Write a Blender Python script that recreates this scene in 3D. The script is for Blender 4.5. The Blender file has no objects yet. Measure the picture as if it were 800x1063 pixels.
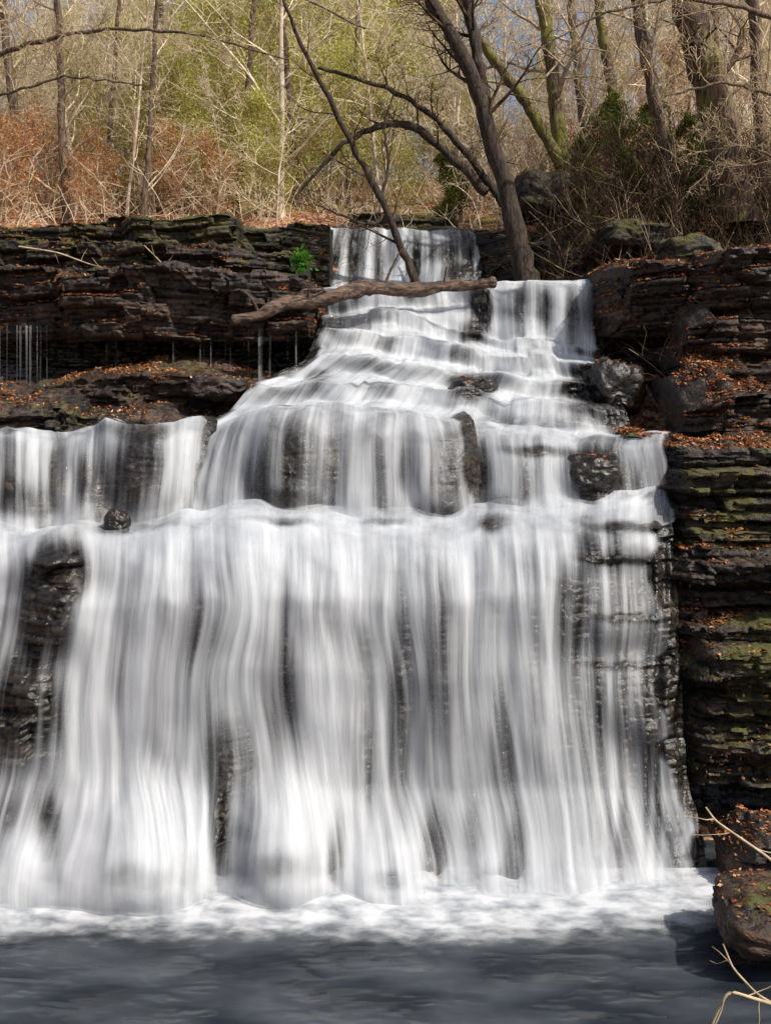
import bpy, math, random
import numpy as np
random.seed(7); np.random.seed(7)
S=bpy.context.scene
COL=S.collection
F=1000.0; HOR=450.0; CZ=6.72
def P(px,py,d):
    px=np.asarray(px,float);py=np.asarray(py,float);d=np.asarray(d,float)
    return np.stack([(px-400)/F*d, d+0*px, CZ-(py-HOR)/F*d],-1)
# ---------------- noise
def _h(i,j,k,s):
    n=(i.astype(np.int64)*374761393+j.astype(np.int64)*668265263+k.astype(np.int64)*1274126177+s*144665)&0xFFFFFFFF
    n=((n^(n>>13))*1274126177)&0xFFFFFFFF
    n=((n^(n>>16))*2246822519)&0xFFFFFFFF
    n=n^(n>>15)
    return n/4294967295.0
def vn(x,y,z=0.0,s=0):
    x,y,z=np.broadcast_arrays(np.asarray(x,float),np.asarray(y,float),np.asarray(z,float))
    i=np.floor(x);j=np.floor(y);k=np.floor(z)
    fx=x-i;fy=y-j;fz=z-k
    fx=fx*fx*(3-2*fx);fy=fy*fy*(3-2*fy);fz=fz*fz*(3-2*fz)
    r=0
    for a in (0,1):
        for b in (0,1):
            for c in (0,1):
                w=(fx if a else 1-fx)*(fy if b else 1-fy)*(fz if c else 1-fz)
                r=r+w*_h(i+a,j+b,k+c,s)
    return r*2-1
def fbm(x,y,z=0.0,o=4,s=0):
    r=0;a=1;t=0
    for q in range(o):
        f=2.03**q
        r=r+a*vn(np.asarray(x)*f,np.asarray(y)*f,np.asarray(z)*f,s+q*17);t+=a;a*=.5
    return r/t
def cell(i,j,s=0):
    return _h(np.asarray(i),np.asarray(j),np.asarray(i)*0,s)
# ---------------- mesh helpers
def mk(name,v,f,mats=(),smooth=True,uv=None,attrs=None,col=None,parent=None):
    v=np.asarray(v,np.float32).reshape(-1,3); f=np.asarray(f,np.int32)
    n=f.shape[1]
    me=bpy.data.meshes.new(name)
    me.vertices.add(len(v)); me.vertices.foreach_set('co',v.ravel())
    me.loops.add(f.size); me.loops.foreach_set('vertex_index',f.ravel())
    me.polygons.add(len(f)); me.polygons.foreach_set('loop_start',np.arange(0,f.size,n,dtype=np.int32))
    me.polygons.foreach_set('loop_total',np.full(len(f),n,np.int32))
    me.polygons.foreach_set('use_smooth',np.full(len(f),bool(smooth)))
    if uv is not None:
        l=me.uv_layers.new(name='UVMap'); l.data.foreach_set('uv',np.asarray(uv,np.float32)[f.ravel()].ravel())
    if attrs:
        for k,a in attrs.items():
            at=me.attributes.new(k,'FLOAT','POINT'); at.data.foreach_set('value',np.asarray(a,np.float32).ravel())
    if col is not None:
        at=me.attributes.new('tint','FLOAT_COLOR','POINT'); at.data.foreach_set('color',np.asarray(col,np.float32).ravel())
    me.update(calc_edges=True)
    for m in mats: me.materials.append(m)
    o=bpy.data.objects.new(name,me); COL.objects.link(o)
    if parent is not None: o.parent=parent
    return o
def gridf(nr,nc):
    a=np.arange(nr*nc).reshape(nr,nc)
    return np.stack([a[:-1,:-1],a[:-1,1:],a[1:,1:],a[1:,:-1]],-1).reshape(-1,4)
def empty(name,loc=(0,0,0)):
    o=bpy.data.objects.new(name,None); o.location=loc; COL.objects.link(o); o.empty_display_size=.2; return o
def tag(o,label,cat,**k):
    o['label']=label;o['category']=cat
    for a,b in k.items(): o[a]=b
    return o
# ---------------- materials
def newmat(name):
    m=bpy.data.materials.new(name); m.use_nodes=True
    nt=m.node_tree; nt.nodes.clear()
    return m,nt,nt.nodes,nt.links
def N(nt,t,**k):
    n=nt.nodes.new(t)
    for a,b in k.items(): setattr(n,a,b)
    return n
def ramp(nt,stops,fac=None,interp='LINEAR'):
    r=nt.nodes.new('ShaderNodeValToRGB'); e=r.color_ramp.elements; r.color_ramp.interpolation=interp
    while len(e)<len(stops): e.new(.5)
    for i,(p,c) in enumerate(stops):
        e[i].position=p; e[i].color=(c[0],c[1],c[2],1) if isinstance(c,(tuple,list)) else (c,c,c,1)
    if fac is not None: nt.links.new(fac,r.inputs[0])
    return r
def math_(nt,op,a,b=None,c=None,clamp=False):
    n=nt.nodes.new('ShaderNodeMath'); n.operation=op; n.use_clamp=clamp
    for i,x in enumerate((a,b,c)):
        if x is None: continue
        if isinstance(x,(int,float)): n.inputs[i].default_value=x
        else: nt.links.new(x,n.inputs[i])
    return n.outputs[0]
def noise(nt,vec,scale=(1,1,1),sc=1.0,det=5,rough=.6,dist=0):
    mp=N(nt,'ShaderNodeMapping'); mp.inputs['Scale'].default_value=scale
    nt.links.new(vec,mp.inputs[0])
    n=N(nt,'ShaderNodeTexNoise'); n.inputs['Scale'].default_value=sc; n.inputs['Detail'].default_value=det
    n.inputs['Roughness'].default_value=rough; n.inputs['Distortion'].default_value=dist
    nt.links.new(mp.outputs[0],n.inputs['Vector']); return n.outputs['Fac']
def mixc(nt,f,a,b,mode='MIX'):
    n=N(nt,'ShaderNodeMix',data_type='RGBA',blend_type=mode)
    for k,x in ((0,f),(6,a),(7,b)):
        if isinstance(x,(int,float)): n.inputs[k].default_value=x
        elif isinstance(x,tuple): n.inputs[k].default_value=(x[0],x[1],x[2],1)
        else: nt.links.new(x,n.inputs[k])
    return n.outputs[2]

def rock_material(name,base,moss=.3,mosscol=(.062,.060,.018),rough=.5,bump=.9):
    m,nt,nd,lk=newmat(name)
    g=N(nt,'ShaderNodeNewGeometry'); pos=g.outputs['Position']
    n1=noise(nt,pos,(1,1,2.5),1.1,4,.65); n2=noise(nt,pos,(1,1,1.6),8,4,.7)
    s=math_(nt,'ADD',math_(nt,'MULTIPLY',n1,.55),math_(nt,'MULTIPLY',n2,.45))
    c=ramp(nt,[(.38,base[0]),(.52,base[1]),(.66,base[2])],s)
    sx=N(nt,'ShaderNodeSeparateXYZ'); lk.new(g.outputs['Normal'],sx.inputs[0])
    nm=noise(nt,pos,(1,1,1),.9,4,.7)
    mm=math_(nt,'ADD',math_(nt,'MULTIPLY',sx.outputs[2],.14),math_(nt,'ADD',nm,math_(nt,'MULTIPLY',n2,.5)))
    mr=N(nt,'ShaderNodeMapRange',interpolation_type='SMOOTHSTEP'); lk.new(mm,mr.inputs[0])
    mr.inputs[1].default_value=1.10-moss; mr.inputs[2].default_value=1.26-moss
    mc=mixc(nt,n2,(mosscol[0]*.25,mosscol[1]*.28,mosscol[2]*.3),(mosscol[0]*1.9,mosscol[1]*1.8,mosscol[2]))
    c2=mixc(nt,mr.outputs[0],c.outputs[0],mc)
    b=N(nt,'ShaderNodeBsdfPrincipled'); lk.new(c2,b.inputs['Base Color'])
    rr=ramp(nt,[(.35,max(.1,rough-.2)),(.65,min(1,rough+.3))],n2)
    lk.new(math_(nt,'MAXIMUM',rr.outputs[0],math_(nt,'MULTIPLY',mr.outputs[0],.9)),b.inputs['Roughness'])
    bp=N(nt,'ShaderNodeBump'); bp.inputs['Strength'].default_value=bump; bp.inputs['Distance'].default_value=.07
    lk.new(n2,bp.inputs['Height']); lk.new(bp.outputs[0],b.inputs['Normal'])
    o=N(nt,'ShaderNodeOutputMaterial'); lk.new(b.outputs[0],o.inputs[0]); return m
M_rock=rock_material('wet_sandstone',((.005,.004,.003),(.024,.016,.011),(.125,.076,.049)),moss=.17,rough=.45)
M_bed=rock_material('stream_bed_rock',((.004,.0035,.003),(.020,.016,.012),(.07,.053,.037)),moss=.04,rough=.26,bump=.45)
M_mossrock=rock_material('mossy_sandstone',((.005,.004,.003),(.025,.016,.011),(.115,.068,.042)),moss=.30,rough=.55)
M_mossy=rock_material('thick_moss_rock',((.004,.0035,.003),(.021,.014,.010),(.095,.057,.036)),moss=.365,rough=.6)
M_redrock=rock_material('leafy_red_rock',((.006,.004,.003),(.034,.018,.011),(.14,.07,.04)),moss=.2,rough=.6)

def water_material(name,slope=2.8,lo=-.35,hi=1.3):
    m,nt,nd,lk=newmat(name)
    uv=N(nt,'ShaderNodeUVMap').outputs[0]
    at=N(nt,'ShaderNodeAttribute',attribute_name='cov').outputs['Fac']
    a=noise(nt,uv,(1.4,.09,1),1.0,2,.5,.2)
    b=noise(nt,uv,(6.5,.2,1),1.0,4,.6,.1)
    t=noise(nt,uv,(1.5,1.1,1),1.1,4,.5,.2)
    at2=N(nt,'ShaderNodeAttribute',attribute_name='turb').outputs['Fac']
    s0=math_(nt,'ADD',math_(nt,'MULTIPLY',a,.5),math_(nt,'MULTIPLY',b,.5))
    s=N(nt,'ShaderNodeMix',data_type='FLOAT'); lk.new(at2,s.inputs[0]); lk.new(s0,s.inputs[2]); lk.new(t,s.inputs[3]); s=s.outputs[0]
    al=math_(nt,'ADD',math_(nt,'MULTIPLY',s,slope),math_(nt,'ADD',math_(nt,'MULTIPLY',at,1.5),-.65-slope/2))
    mr=N(nt,'ShaderNodeMapRange',interpolation_type='SMOOTHSTEP'); lk.new(al,mr.inputs[0])
    mr.inputs[1].default_value=lo; mr.inputs[2].default_value=hi
    c=ramp(nt,[(.32,(.42,.45,.49)),(.46,(.60,.625,.65)),(.6,(.76,.775,.79))],s)
    d=N(nt,'ShaderNodeBsdfDiffuse'); lk.new(c.outputs[0],d.inputs[0])
    tr=N(nt,'ShaderNodeBsdfTranslucent'); lk.new(c.outputs[0],tr.inputs[0])
    mx=N(nt,'ShaderNodeMixShader'); mx.inputs[0].default_value=.3; lk.new(d.outputs[0],mx.inputs[1]); lk.new(tr.outputs[0],mx.inputs[2])
    tp=N(nt,'ShaderNodeBsdfTransparent')
    m2=N(nt,'ShaderNodeMixShader'); lk.new(mr.outputs[0],m2.inputs[0]); lk.new(tp.outputs[0],m2.inputs[1]); lk.new(mx.outputs[0],m2.inputs[2])
    o=N(nt,'ShaderNodeOutputMaterial'); lk.new(m2.outputs[0],o.inputs[0]); return m
M_water=water_material('falling_water',3.1)
M_foam=water_material('foam_on_pool',1.3,-.15,1.3)
def simple(name,c1,c2,sc=8,scale=(1,1,1),rough=.8,tint=False,transl=0):
    m,nt,nd,lk=newmat(name)
    g=N(nt,'ShaderNodeTexCoord'); n=noise(nt,g.outputs['Object'],scale,sc,2,.65)
    c=mixc(nt,ramp(nt,[(.35,0.),(.65,1.)],n).outputs[0],c1,c2)
    if tint:
        c=mixc(nt,1.0,c,N(nt,'ShaderNodeAttribute',attribute_name='tint').outputs['Color'],'MULTIPLY')
    b=N(nt,'ShaderNodeBsdfDiffuse'); lk.new(c,b.inputs['Color'])
    out=b.outputs[0]
    if transl:
        t=N(nt,'ShaderNodeBsdfTranslucent'); lk.new(c,t.inputs[0]); mx=N(nt,'ShaderNodeMixShader'); mx.inputs[0].default_value=transl
        lk.new(out,mx.inputs[1]); lk.new(t.outputs[0],mx.inputs[2]); out=mx.outputs[0]
    o=N(nt,'ShaderNodeOutputMaterial'); lk.new(out,o.inputs[0]); return m
def bark_material(name,c1,c2,moss=0.0,mc=(.17,.16,.024),scale=(9,9,1.6)):
    m,nt,nd,lk=newmat(name)
    g=N(nt,'ShaderNodeNewGeometry'); pos=g.outputs['Position']
    n=noise(nt,pos,scale,1.5,4,.7); n2=noise(nt,pos,(1,1,.6),1.4,3,.6)
    c=mixc(nt,ramp(nt,[(.38,0.),(.62,1.)],n).outputs[0],c1,c2)
    if moss:
        c=mixc(nt,ramp(nt,[(.62-moss*.4,0.),(.74-moss*.4,1.)],math_(nt,'ADD',math_(nt,'MULTIPLY',n2,.6),math_(nt,'MULTIPLY',n,.4))).outputs[0],c,mc)
    b=N(nt,'ShaderNodeBsdfPrincipled'); lk.new(c,b.inputs['Base Color']); b.inputs['Roughness'].default_value=.85
    bp=N(nt,'ShaderNodeBump'); bp.inputs['Strength'].default_value=1; bp.inputs['Distance'].default_value=.08
    lk.new(n,bp.inputs['Height']); lk.new(bp.outputs[0],b.inputs['Normal'])
    o=N(nt,'ShaderNodeOutputMaterial'); lk.new(b.outputs[0],o.inputs[0]); return m
M_bark=bark_material('grey_brown_bark',(.04,.026,.017),(.22,.15,.095))
M_barkfar=simple('painted_sun_haze_bark',(.28,.21,.15),(.66,.56,.42),3,(1,1,.3))  # bark paled for far trees: sunlight and distance haze put into the colour
M_twigfar=simple('painted_sun_haze_twig',(.44,.34,.22),(.82,.7,.5),3)  # twig colour raised to carry background haze and sun brightness
M_barkmoss=bark_material('mossy_bark',(.03,.019,.012),(.21,.13,.075),moss=.42)
M_barkbig=bark_material('rough_brown_bark',(.018,.011,.007),(.21,.125,.075),moss=.3)
M_barkdark=bark_material('dark_bark',(.010,.007,.005),(.07,.044,.028),moss=.1)
M_twigdark=simple('brown_twig',(.03,.02,.014),(.12,.08,.052),4)
M_log=bark_material('weathered_log',(.015,.01,.008),(.19,.115,.078),moss=.1,scale=(1.6,8,8))
M_twigpale=simple('pale_dead_twig',(.28,.21,.13),(.6,.48,.31),5)
M_leaf=simple('fallen_leaf',(.6,.6,.6),(1,1,1),20,tint=True,transl=.2)
M_foliage=simple('green_leaf',(.6,.6,.6),(1,1,1),6,tint=True,transl=.45)
def litter_material():
    m,nt,nd,lk=newmat('leaf_litter_ground')
    pos=N(nt,'ShaderNodeNewGeometry').outputs['Position']
    n1=noise(nt,pos,(1,1,1),.35,4,.6); n2=noise(nt,pos,(1,1,1),7,4,.75)
    v=N(nt,'ShaderNodeTexVoronoi'); v.inputs['Scale'].default_value=9; lk.new(pos,v.inputs['Vector'])
    sp=N(nt,'ShaderNodeSeparateColor'); lk.new(v.outputs['Color'],sp.inputs[0])
    c=ramp(nt,[(.0,(.08,.036,.02)),(.4,(.30,.135,.07)),(.75,(.48,.23,.13)),(1,(.6,.38,.24))],sp.outputs[0])
    c2=mixc(nt,ramp(nt,[(.5,0.),(.68,1.)],n1).outputs[0],c.outputs[0],(.2,.18,.05))
    c3=mixc(nt,ramp(nt,[(.3,0.),(.5,1.)],n2).outputs[0],(.05,.03,.02),c2)
    b=N(nt,'ShaderNodeBsdfDiffuse'); lk.new(c3,b.inputs['Color'])
    o=N(nt,'ShaderNodeOutputMaterial'); lk.new(b.outputs[0],o.inputs[0]); return m
M_litter=litter_material()
# ---------------- terrain
_py=[-40,14.5,17,20,23,26,28.5,30,45,60,90,140,220]
_pz=[-1.3,-1.3,1.0,3.9,6.6,8.9,11.7,12.7,17.8,22.4,29.5,37,42]
def H(x,y):
    x=np.asarray(x,float);y=np.asarray(y,float)
    r=np.clip((x-3.6-(y-24)*.05)/3.5,0,1); r=r*r*(3-2*r)
    l=np.clip((-x-.5)/4,0,1)
    h=np.interp(y+3.0*r*np.clip((y-18)/4,0,1),_py,_pz)
    h=h+r*np.clip((y-24)/10,0,1)*2.0
    h=h+l*np.clip((y-27)/3,0,1)*.3
    front=np.clip((16-y)/2,0,1)
    side=np.clip((np.abs(x-(-1.5))-8.2),0,30)
    h=h+front*np.minimum(side*1.1,9)
    h=h+np.where(y>29,fbm(x*.12,y*.12,0,4,5)*1.1*np.clip((y-29)/10,0,1)+fbm(x*.6,y*.6,0,3,9)*.22,0)
    cx=1.0+(y-29)*.12
    ch=np.exp(-((x-cx)/2.4)**2)*np.clip((y-24)/3,0,1)*np.clip((60-y)/20,0,1)
    h=h-ch*.5
    return h
xs=np.concatenate([np.linspace(-220,-42,20),np.linspace(-40,40,260),np.linspace(42,220,20)])
ys=np.concatenate([np.linspace(-40,12,20),np.linspace(13,70,240),np.linspace(72,220,50)])
X,Y=np.meshgrid(xs,ys)
ter=mk('ground',np.stack([X,Y,H(X,Y)],-1).reshape(-1,3),gridf(len(ys),len(xs)),[M_litter])
ter['kind']='structure'
# ---------------- generic sheet from control rows
def sheet(rows,nu,nv,smooth=0,disp=None,doff=0.0,warp=None,jz=0.0,jit=0.0):
    us=np.linspace(0,1,nu)
    R=[]
    for ri,r in enumerate(rows):
        r=np.array(r,float); px=r[0,0]+(r[-1,0]-r[0,0])*us
        py=np.interp(px,r[:,0],r[:,1]); dd=np.interp(px,r[:,0],r[:,2])
        if jit and 0<ri<len(rows)-1:
            q=(ri+1)//2
            py=py+jit*(vn(px/34+q*1.7,q*3.7+0*px,0,91)+1.1*(cell(np.floor(px/31+q*.4+.3*vn(px/10,0*px)),0*px+q,92)-.5))
            dd=dd+.04*jit*vn(px/36,q*5.1+0*px,0,93)
        R.append(np.stack([px,py,dd],-1))
    R=np.array(R)
    mid=P(R[:,nu//2,0],R[:,nu//2,1],R[:,nu//2,2])
    L=np.concatenate([[0],np.cumsum(np.linalg.norm(np.diff(mid,axis=0),axis=1))])
    vs=np.linspace(0,L[-1],nv)
    k=np.searchsorted(L,vs,side='right')-1; k=np.clip(k,0,len(L)-2)
    t=((vs-L[k])/(L[k+1]-L[k]))[:,None]
    rpos=k[:,None]+t
    G=np.empty((nv,nu,3))
    for c in range(3): G[:,:,c]=R[k,:,c]*(1-t)+R[k+1,:,c]*t
    if smooth:
        w=int(smooth); kk=np.hanning(2*w+3)[1:-1]; kk/=kk.sum()
        for c in range(3):
            pad=np.concatenate([2*G[:1,:,c]-G[w:0:-1,:,c],G[:,:,c],2*G[-1:,:,c]-G[-2:-w-2:-1,:,c]],0)
            G[:,:,c]=sum(kk[i]*pad[i:i+nv] for i in range(2*w+1))
            if jit:
                w2=3;kq=np.hanning(2*w2+3)[1:-1];kq/=kq.sum();pd=np.pad(G[:,:,c],((0,0),(w2,w2)),mode='edge')
                if c>0: G[:,:,c]=sum(kq[i]*pd[:,i:i+nu] for i in range(2*w2+1))
    if warp is not None: G[:,:,0]=warp(G[:,:,0],G[:,:,1])
    G[:,:,2]+=doff
    if disp is not None: G[:,:,2]+=disp(G[:,:,0],G[:,:,1])
    V=P(G[:,:,0],G[:,:,1],G[:,:,2])
    if jz: V[...,2]+=jz*fbm(V[...,0]*1.1,V[...,0]*0,0,3,55)
    return G,V,rpos
def water_sheet(name,rows,nu,nv,cov,turb,smooth=4,disp=None,doff=-.0,seed=0,edge=.06,amp=.05,warp=None,jz=0.0,jit=0.0,stairs=False):
    G,V,rp=sheet(rows,nu,nv,smooth,disp,doff,warp,jz,jit)
    dv=np.linalg.norm(np.diff(V,axis=0),axis=2); arc=np.concatenate([np.zeros((1,nu)),np.cumsum(dv,0)],0)
    X=V[:,:,0]; Xc=X[nv//3][None,:]+0*X
    arcm=arc.mean(1,keepdims=True)+0*arc
    tb=turb(G[:,:,0],G[:,:,1])
    c=cov(G[:,:,0],G[:,:,1])
    if stairs:
        stp=np.floor((rp-1)/2); ph=(rp-1)-2*stp
        ris=np.sin(np.pi*np.clip(ph,0,1))
        Xc=Xc+stp*3.37
        c=c-.24*ris*np.clip(.45+1.6*vn(X*1.3,stp*3.1+0*X,0,seed%3+60),-.3,1.6)+.06*(ph>1)
        tb=np.clip(tb+.45*np.sin(np.pi*np.clip(ph-1,0,1)),0,.8)
    Xw=Xc+.10*fbm(Xc*.6,arcm*.5,0,2,seed+9)
    st=(fbm(Xw*1.8+seed,arcm*.18,seed,3,3)+.25*fbm(Xw*5+seed,arcm*.28,seed,2,6))*(1-tb)+fbm(X*1.1,V[:,:,2]*.9,V[:,:,1]*.9,2,8+seed)*tb*1.3
    V[:,:,1]-=st*amp*2; V[:,:,2]+=st*amp*.4
    uv=np.stack([Xw+seed*7.3,arcm+seed*3.1],-1).reshape(-1,2)
    U=np.linspace(0,1,nu)[None,:]+.04*fbm(arcm*1.3,np.linspace(0,1,nu)[None,:]*3,0,3,4)
    e=np.clip(np.minimum(U,1-U)/edge,0,1); c=c-(1-e)*1.3
    return mk(name,V.reshape(-1,3),gridf(nv,nu),[M_water],uv=uv,attrs={'cov':c,'turb':tb},parent=WF)
def strat(x,y,z,seed,layer=.2,outs=.3,rf=1.0):
    big=cell(np.floor(x/1.9+seed*.37+.15*vn(x*1.5,z*1.5,0,seed)),x*0,seed+1)-.5
    zz=z+.14*fbm(x*.35,y*.35,0,3,seed+2)+big*layer*1.6
    o=0
    for q,(l,w,a) in enumerate(((layer*.62,.45,.34),(layer*1.7,.9,1.0),(layer*4.3,1.9,1.1))):
        zw=zz/l+.45*vn(zz/l*.7,x*.25,0,seed+q)
        k=np.floor(zw); fr=zw-k
        wk=w*(.6+1.1*cell(k,k*0,seed+q+20))
        xx=x/wk+cell(k,k*0,seed+q+30)*9+.22*vn(x*2.2,z*3,0,seed+q)
        bx=np.floor(xx); fx=xx-bx
        b=cell(k,bx,seed+q+40)-.5
        g=np.exp(-(np.minimum(fr,1-fr)*l/.03)**2)+.7*np.exp(-(np.minimum(fx,1-fx)*wk/.03)**2)
        o=o+outs*a*(b+.5*(cell(k,k*0,seed+q+50)-.5))-g*.04*(1 if q else .5)*rf
    return o+.2*fbm(x*.55,z*.7,y*.5,3,seed+3)*min(1,outs*3)+.07*rf*fbm(x*2.6,z*4.0,y*2,4,seed+4)+.025*rf*fbm(x*9,z*12,0,2,seed+5)
def rockbed(name,rows,nu,nv,doff=.18,disp=None,mat=None,outs=.25,seed=0,cov=None,layer=.24,extra=.28,warp=None,jz=0.0,jit=0.0,rf=1.0):
    G,V,_=sheet(rows,nu,nv,4 if rf<1 else 0,disp,doff,warp,jz,jit)
    x,y,z=V[...,0].copy(),V[...,1].copy(),V[...,2].copy()
    o=strat(x,y,z,seed,layer,outs,rf)
    if cov is not None:
        c=np.clip((cov(G[...,0],G[...,1])-.45)/.4,0,1); o=o*(1-.5*c)-extra*c
    V[...,1]-=o
    V[...,2]+=.04*fbm(x*2,y*2,z*2,3,seed+4)
    ob=mk(name,V.reshape(-1,3),gridf(nv,nu),[mat or M_bed])
    return tag(ob,'dark wet layered sandstone behind the falling water','rock')
def blobs(lst,p=1.5):
    def f(px,py):
        r=0*px
        for (cx,cy,rx,ry,s) in lst:
            q=((px-cx)/rx)**2+((py-cy)/ry)**2
            r=r+s*np.exp(-q**p)
        return r
    return f
# ---- tier A
A=[[(-70,540,17.6),(100,545,17.4),(250,526,17.3),(480,526,17.3),(600,512,17.3),(702,500,17.0)],
   [(-70,556,16.7),(110,552,16.5),(250,550,16.3),(480,552,16.2),(600,542,16.2),(700,520,16.4)],
   [(-70,577,16.1),(110,580,15.9),(180,586,15.8),(250,574,15.7),(330,582,15.65),(450,572,15.6),(520,582,15.65),(600,568,15.7),(702,556,16.0)],
   [(-70,625,15.7),(110,628,15.4),(250,625,15.2),(450,620,15.1),(600,620,15.3),(706,620,15.8)],
   [(-70,700,15.4),(110,700,15.2),(250,700,14.95),(450,700,14.9),(600,700,15.1),(708,700,15.6)],
   [(-70,820,15.15),(110,820,15.0),(250,820,14.85),(450,820,14.85),(600,820,14.9),(718,820,15.2)],
   [(-70,938,14.15),(110,938,14.15),(450,938,14.1),(600,938,14.05),(735,938,13.95)],
   [(-70,985,14.0),(110,985,14.0),(450,985,13.95),(600,985,13.9),(738,985,13.8)]]
_mounds=[(132,905,84,80,-.9),(290,898,50,74,-.75),(398,925,46,50,-.4),(5,925,60,70,-.5),(480,940,60,45,-.25),(570,945,60,45,-.22)]
def domeA(px,py):
    wx=px+5*fbm(px/40,py/40,0,2,301); wy=py+5*fbm(px/40,py/40,5,2,302)
    return np.maximum(blobs(_mounds,1.35)(wx,wy),-1.0)
bA=blobs([(62,610,38,60,-.45),(20,745,45,60,-.4),(200,620,70,60,-.2),(380,610,80,55,-.2),(550,610,60,55,-.18),(300,670,40,70,-.12),(470,690,50,90,-.15),(180,730,50,70,-.15),(650,640,50,30,-.25),(665,730,45,40,-.25),(610,600,30,22,-.2),(645,565,34,20,-.25)])
def bulgeA(a,b):
    st=np.clip((b-555)/40,0,1)
    return domeA(a,b)+bA(a,b)+.16*fbm(a/80,b/130,0,3,61)*st*np.clip((880-b)/60,0,1)+.07*fbm(a/30,b/26,0,2,63)*np.clip((b-552)/15,0,1)*np.clip((650-b)/60,0,1)
def warpA(a,b):
    t=np.clip((b-590)/340,0,1)**1.2
    k=np.where(a<340,(a-340)/340*58,(a-340)/340*8)
    m=0
    for cx,w in ((132,75),(292,50),(402,44)):
        u=(a-cx)/w; m=m+u*np.exp(-u*u)*w*.42*np.clip((b-805)/90,0,1)
    return a+k*t+m+6*vn(a/60,b/90,0,71)*np.clip((b-580)/60,0,1)
covh=blobs([(62,590,38,32,-.85),(45,640,26,50,-.85),(25,735,42,66,-.7),(20,845,40,26,-.3),(-30,640,25,30,-.3),
            (650,600,40,50,-.26),(625,560,30,30,-.38),(645,720,45,130,-.26),(690,740,30,130,-.18),
            (290,715,26,95,-.38),(375,750,16,120,-.34),(460,690,24,95,-.38),(520,780,14,80,-.27),(235,800,26,44,-.38),(228,880,12,56,-.6),
            (590,640,16,60,-.35),(415,740,12,110,-.34),(349,895,10,50,-.55),(450,885,14,54,-.5),(535,890,14,44,-.38),(640,880,30,50,-.2),(700,880,60,50,-.22),(52,870,14,50,-.35),(140,915,40,14,-.25),(290,905,26,16,-.3),(402,915,24,12,-.3),(500,915,40,14,-.25),
            (510,545,20,10,-.5),(290,546,40,5,-.4),(400,541,30,4,-.35),(140,545,60,7,-.4),(200,655,30,40,-.2),(340,640,20,30,-.25),(650,545,40,6,-.4),(645,580,40,5,-.4),(655,640,40,5,-.3),(650,690,40,5,-.2),(120,690,16,60,-.2),(160,760,14,60,-.2),(555,720,12,90,-.22),(490,860,10,50,-.25)])
def covA(px,py): return .88+covh(px,py)+.20*fbm(px/30,py/180,0,3,31)+.10*np.clip((py-800)/80,0,1)+.1*np.clip((600-py)/40,0,1)+.16*np.clip((px-600)/30,0,1)*vn(px/5.5,py/120,0,33)
turbA=lambda px,py: np.clip(np.clip((py-835)/90,0,1)*.34+np.clip((575-py)/25,0,1)*.45,0,.9)
WF=empty('waterfall',(0,0,0)); WF['kind']='structure'; WF['label']='silky white waterfall cascading over dark stepped rock ledges'
rockbed('rock_wall',A,440,380,.2,bulgeA,seed=1,cov=covA,warp=warpA,jz=.16,outs=.3)
water_sheet('cascade',A,560,440,covA,turbA,9,bulgeA,-.05,0,.03,.05,warpA,.16)
water_sheet('cascade',A,400,300,lambda a,b:covA(a,b)-.30,turbA,10,lambda a,b:bulgeA(a,b)*1.05,-.15,3,.06,.06,warpA,.16)
# ---- tier B
Bc=[[(218,440,19.2),(350,418,19.0),(482,428,19.0)],
    [(208,452,18.4),(280,432,17.9),(340,427,17.8),(430,429,17.8),(492,437,17.9)],
    [(200,480,18.0),(275,448,17.6),(340,444,17.5),(430,446,17.5),(495,453,17.6)],
    [(190,520,17.6),(270,500,17.3),(350,505,17.2),(430,500,17.2),(500,500,17.4)],
    [(184,565,16.8),(350,560,16.8),(505,560,16.8)]]
Bl=[[(-70,455,19.2),(100,440,19.2),(222,436,19.2)],
    [(-70,458,18.4),(98,450,18.3),(110,438,18.1),(225,438,18.1)],
    [(-70,475,18.1),(98,470,18.0),(110,458,17.9),(222,460,17.9)],
    [(-70,530,17.7),(100,530,17.5),(218,525,17.5)],
    [(-70,570,16.9),(218,570,16.9)]]
Br=[[(474,440,19.2),(600,446,18.8),(705,450,18.2)],
    [(476,458,18.0),(600,459,17.7),(698,461,17.3)],
    [(478,476,17.8),(600,474,17.5),(700,472,17.2)],
    [(480,525,17.2),(600,515,17.1),(704,512,17.0)],
    [(482,572,16.5),(600,560,16.4),(708,540,16.5)]]
hc=blobs([(302,482,30,42,-.42),(460,480,30,44,-.42),(262,505,14,26,-.3),(300,525,35,12,-.3),(450,530,30,12,-.3),(345,480,6,50,-.2),(395,490,10,40,-.2),(420,480,8,40,-.25)])
hl=blobs([(150,480,28,44,-.48),(128,500,16,40,-.3),(20,515,30,20,-.35),(60,485,12,40,-.4),(10,480,10,40,-.35),(85,500,8,30,-.3),(105,510,12,40,-.45),(145,445,40,10,-.25)])
hr=blobs([(612,490,28,26,-.7),(630,535,28,24,-.5),(690,500,14,50,-.35),(665,480,10,30,-.25),(495,490,14,30,-.4),(520,540,22,20,-.45),(560,470,40,6,-.4),(655,520,20,40,-.25),(540,510,12,30,-.2)])
bub=blobs([(302,482,38,54,-.5),(460,480,36,54,-.5),(385,490,40,60,-.2)],2); bul=blobs([(150,485,40,54,-.45),(25,500,36,50,-.4),(80,505,24,44,-.3)],2); bur=blobs([(612,492,30,30,-.4),(635,535,34,26,-.3),(545,505,40,50,-.3)],2)
noT=lambda px,py:np.clip((py-508)/34,0,1)*.5+np.clip((462-py)/10,0,1)*.35
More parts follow.
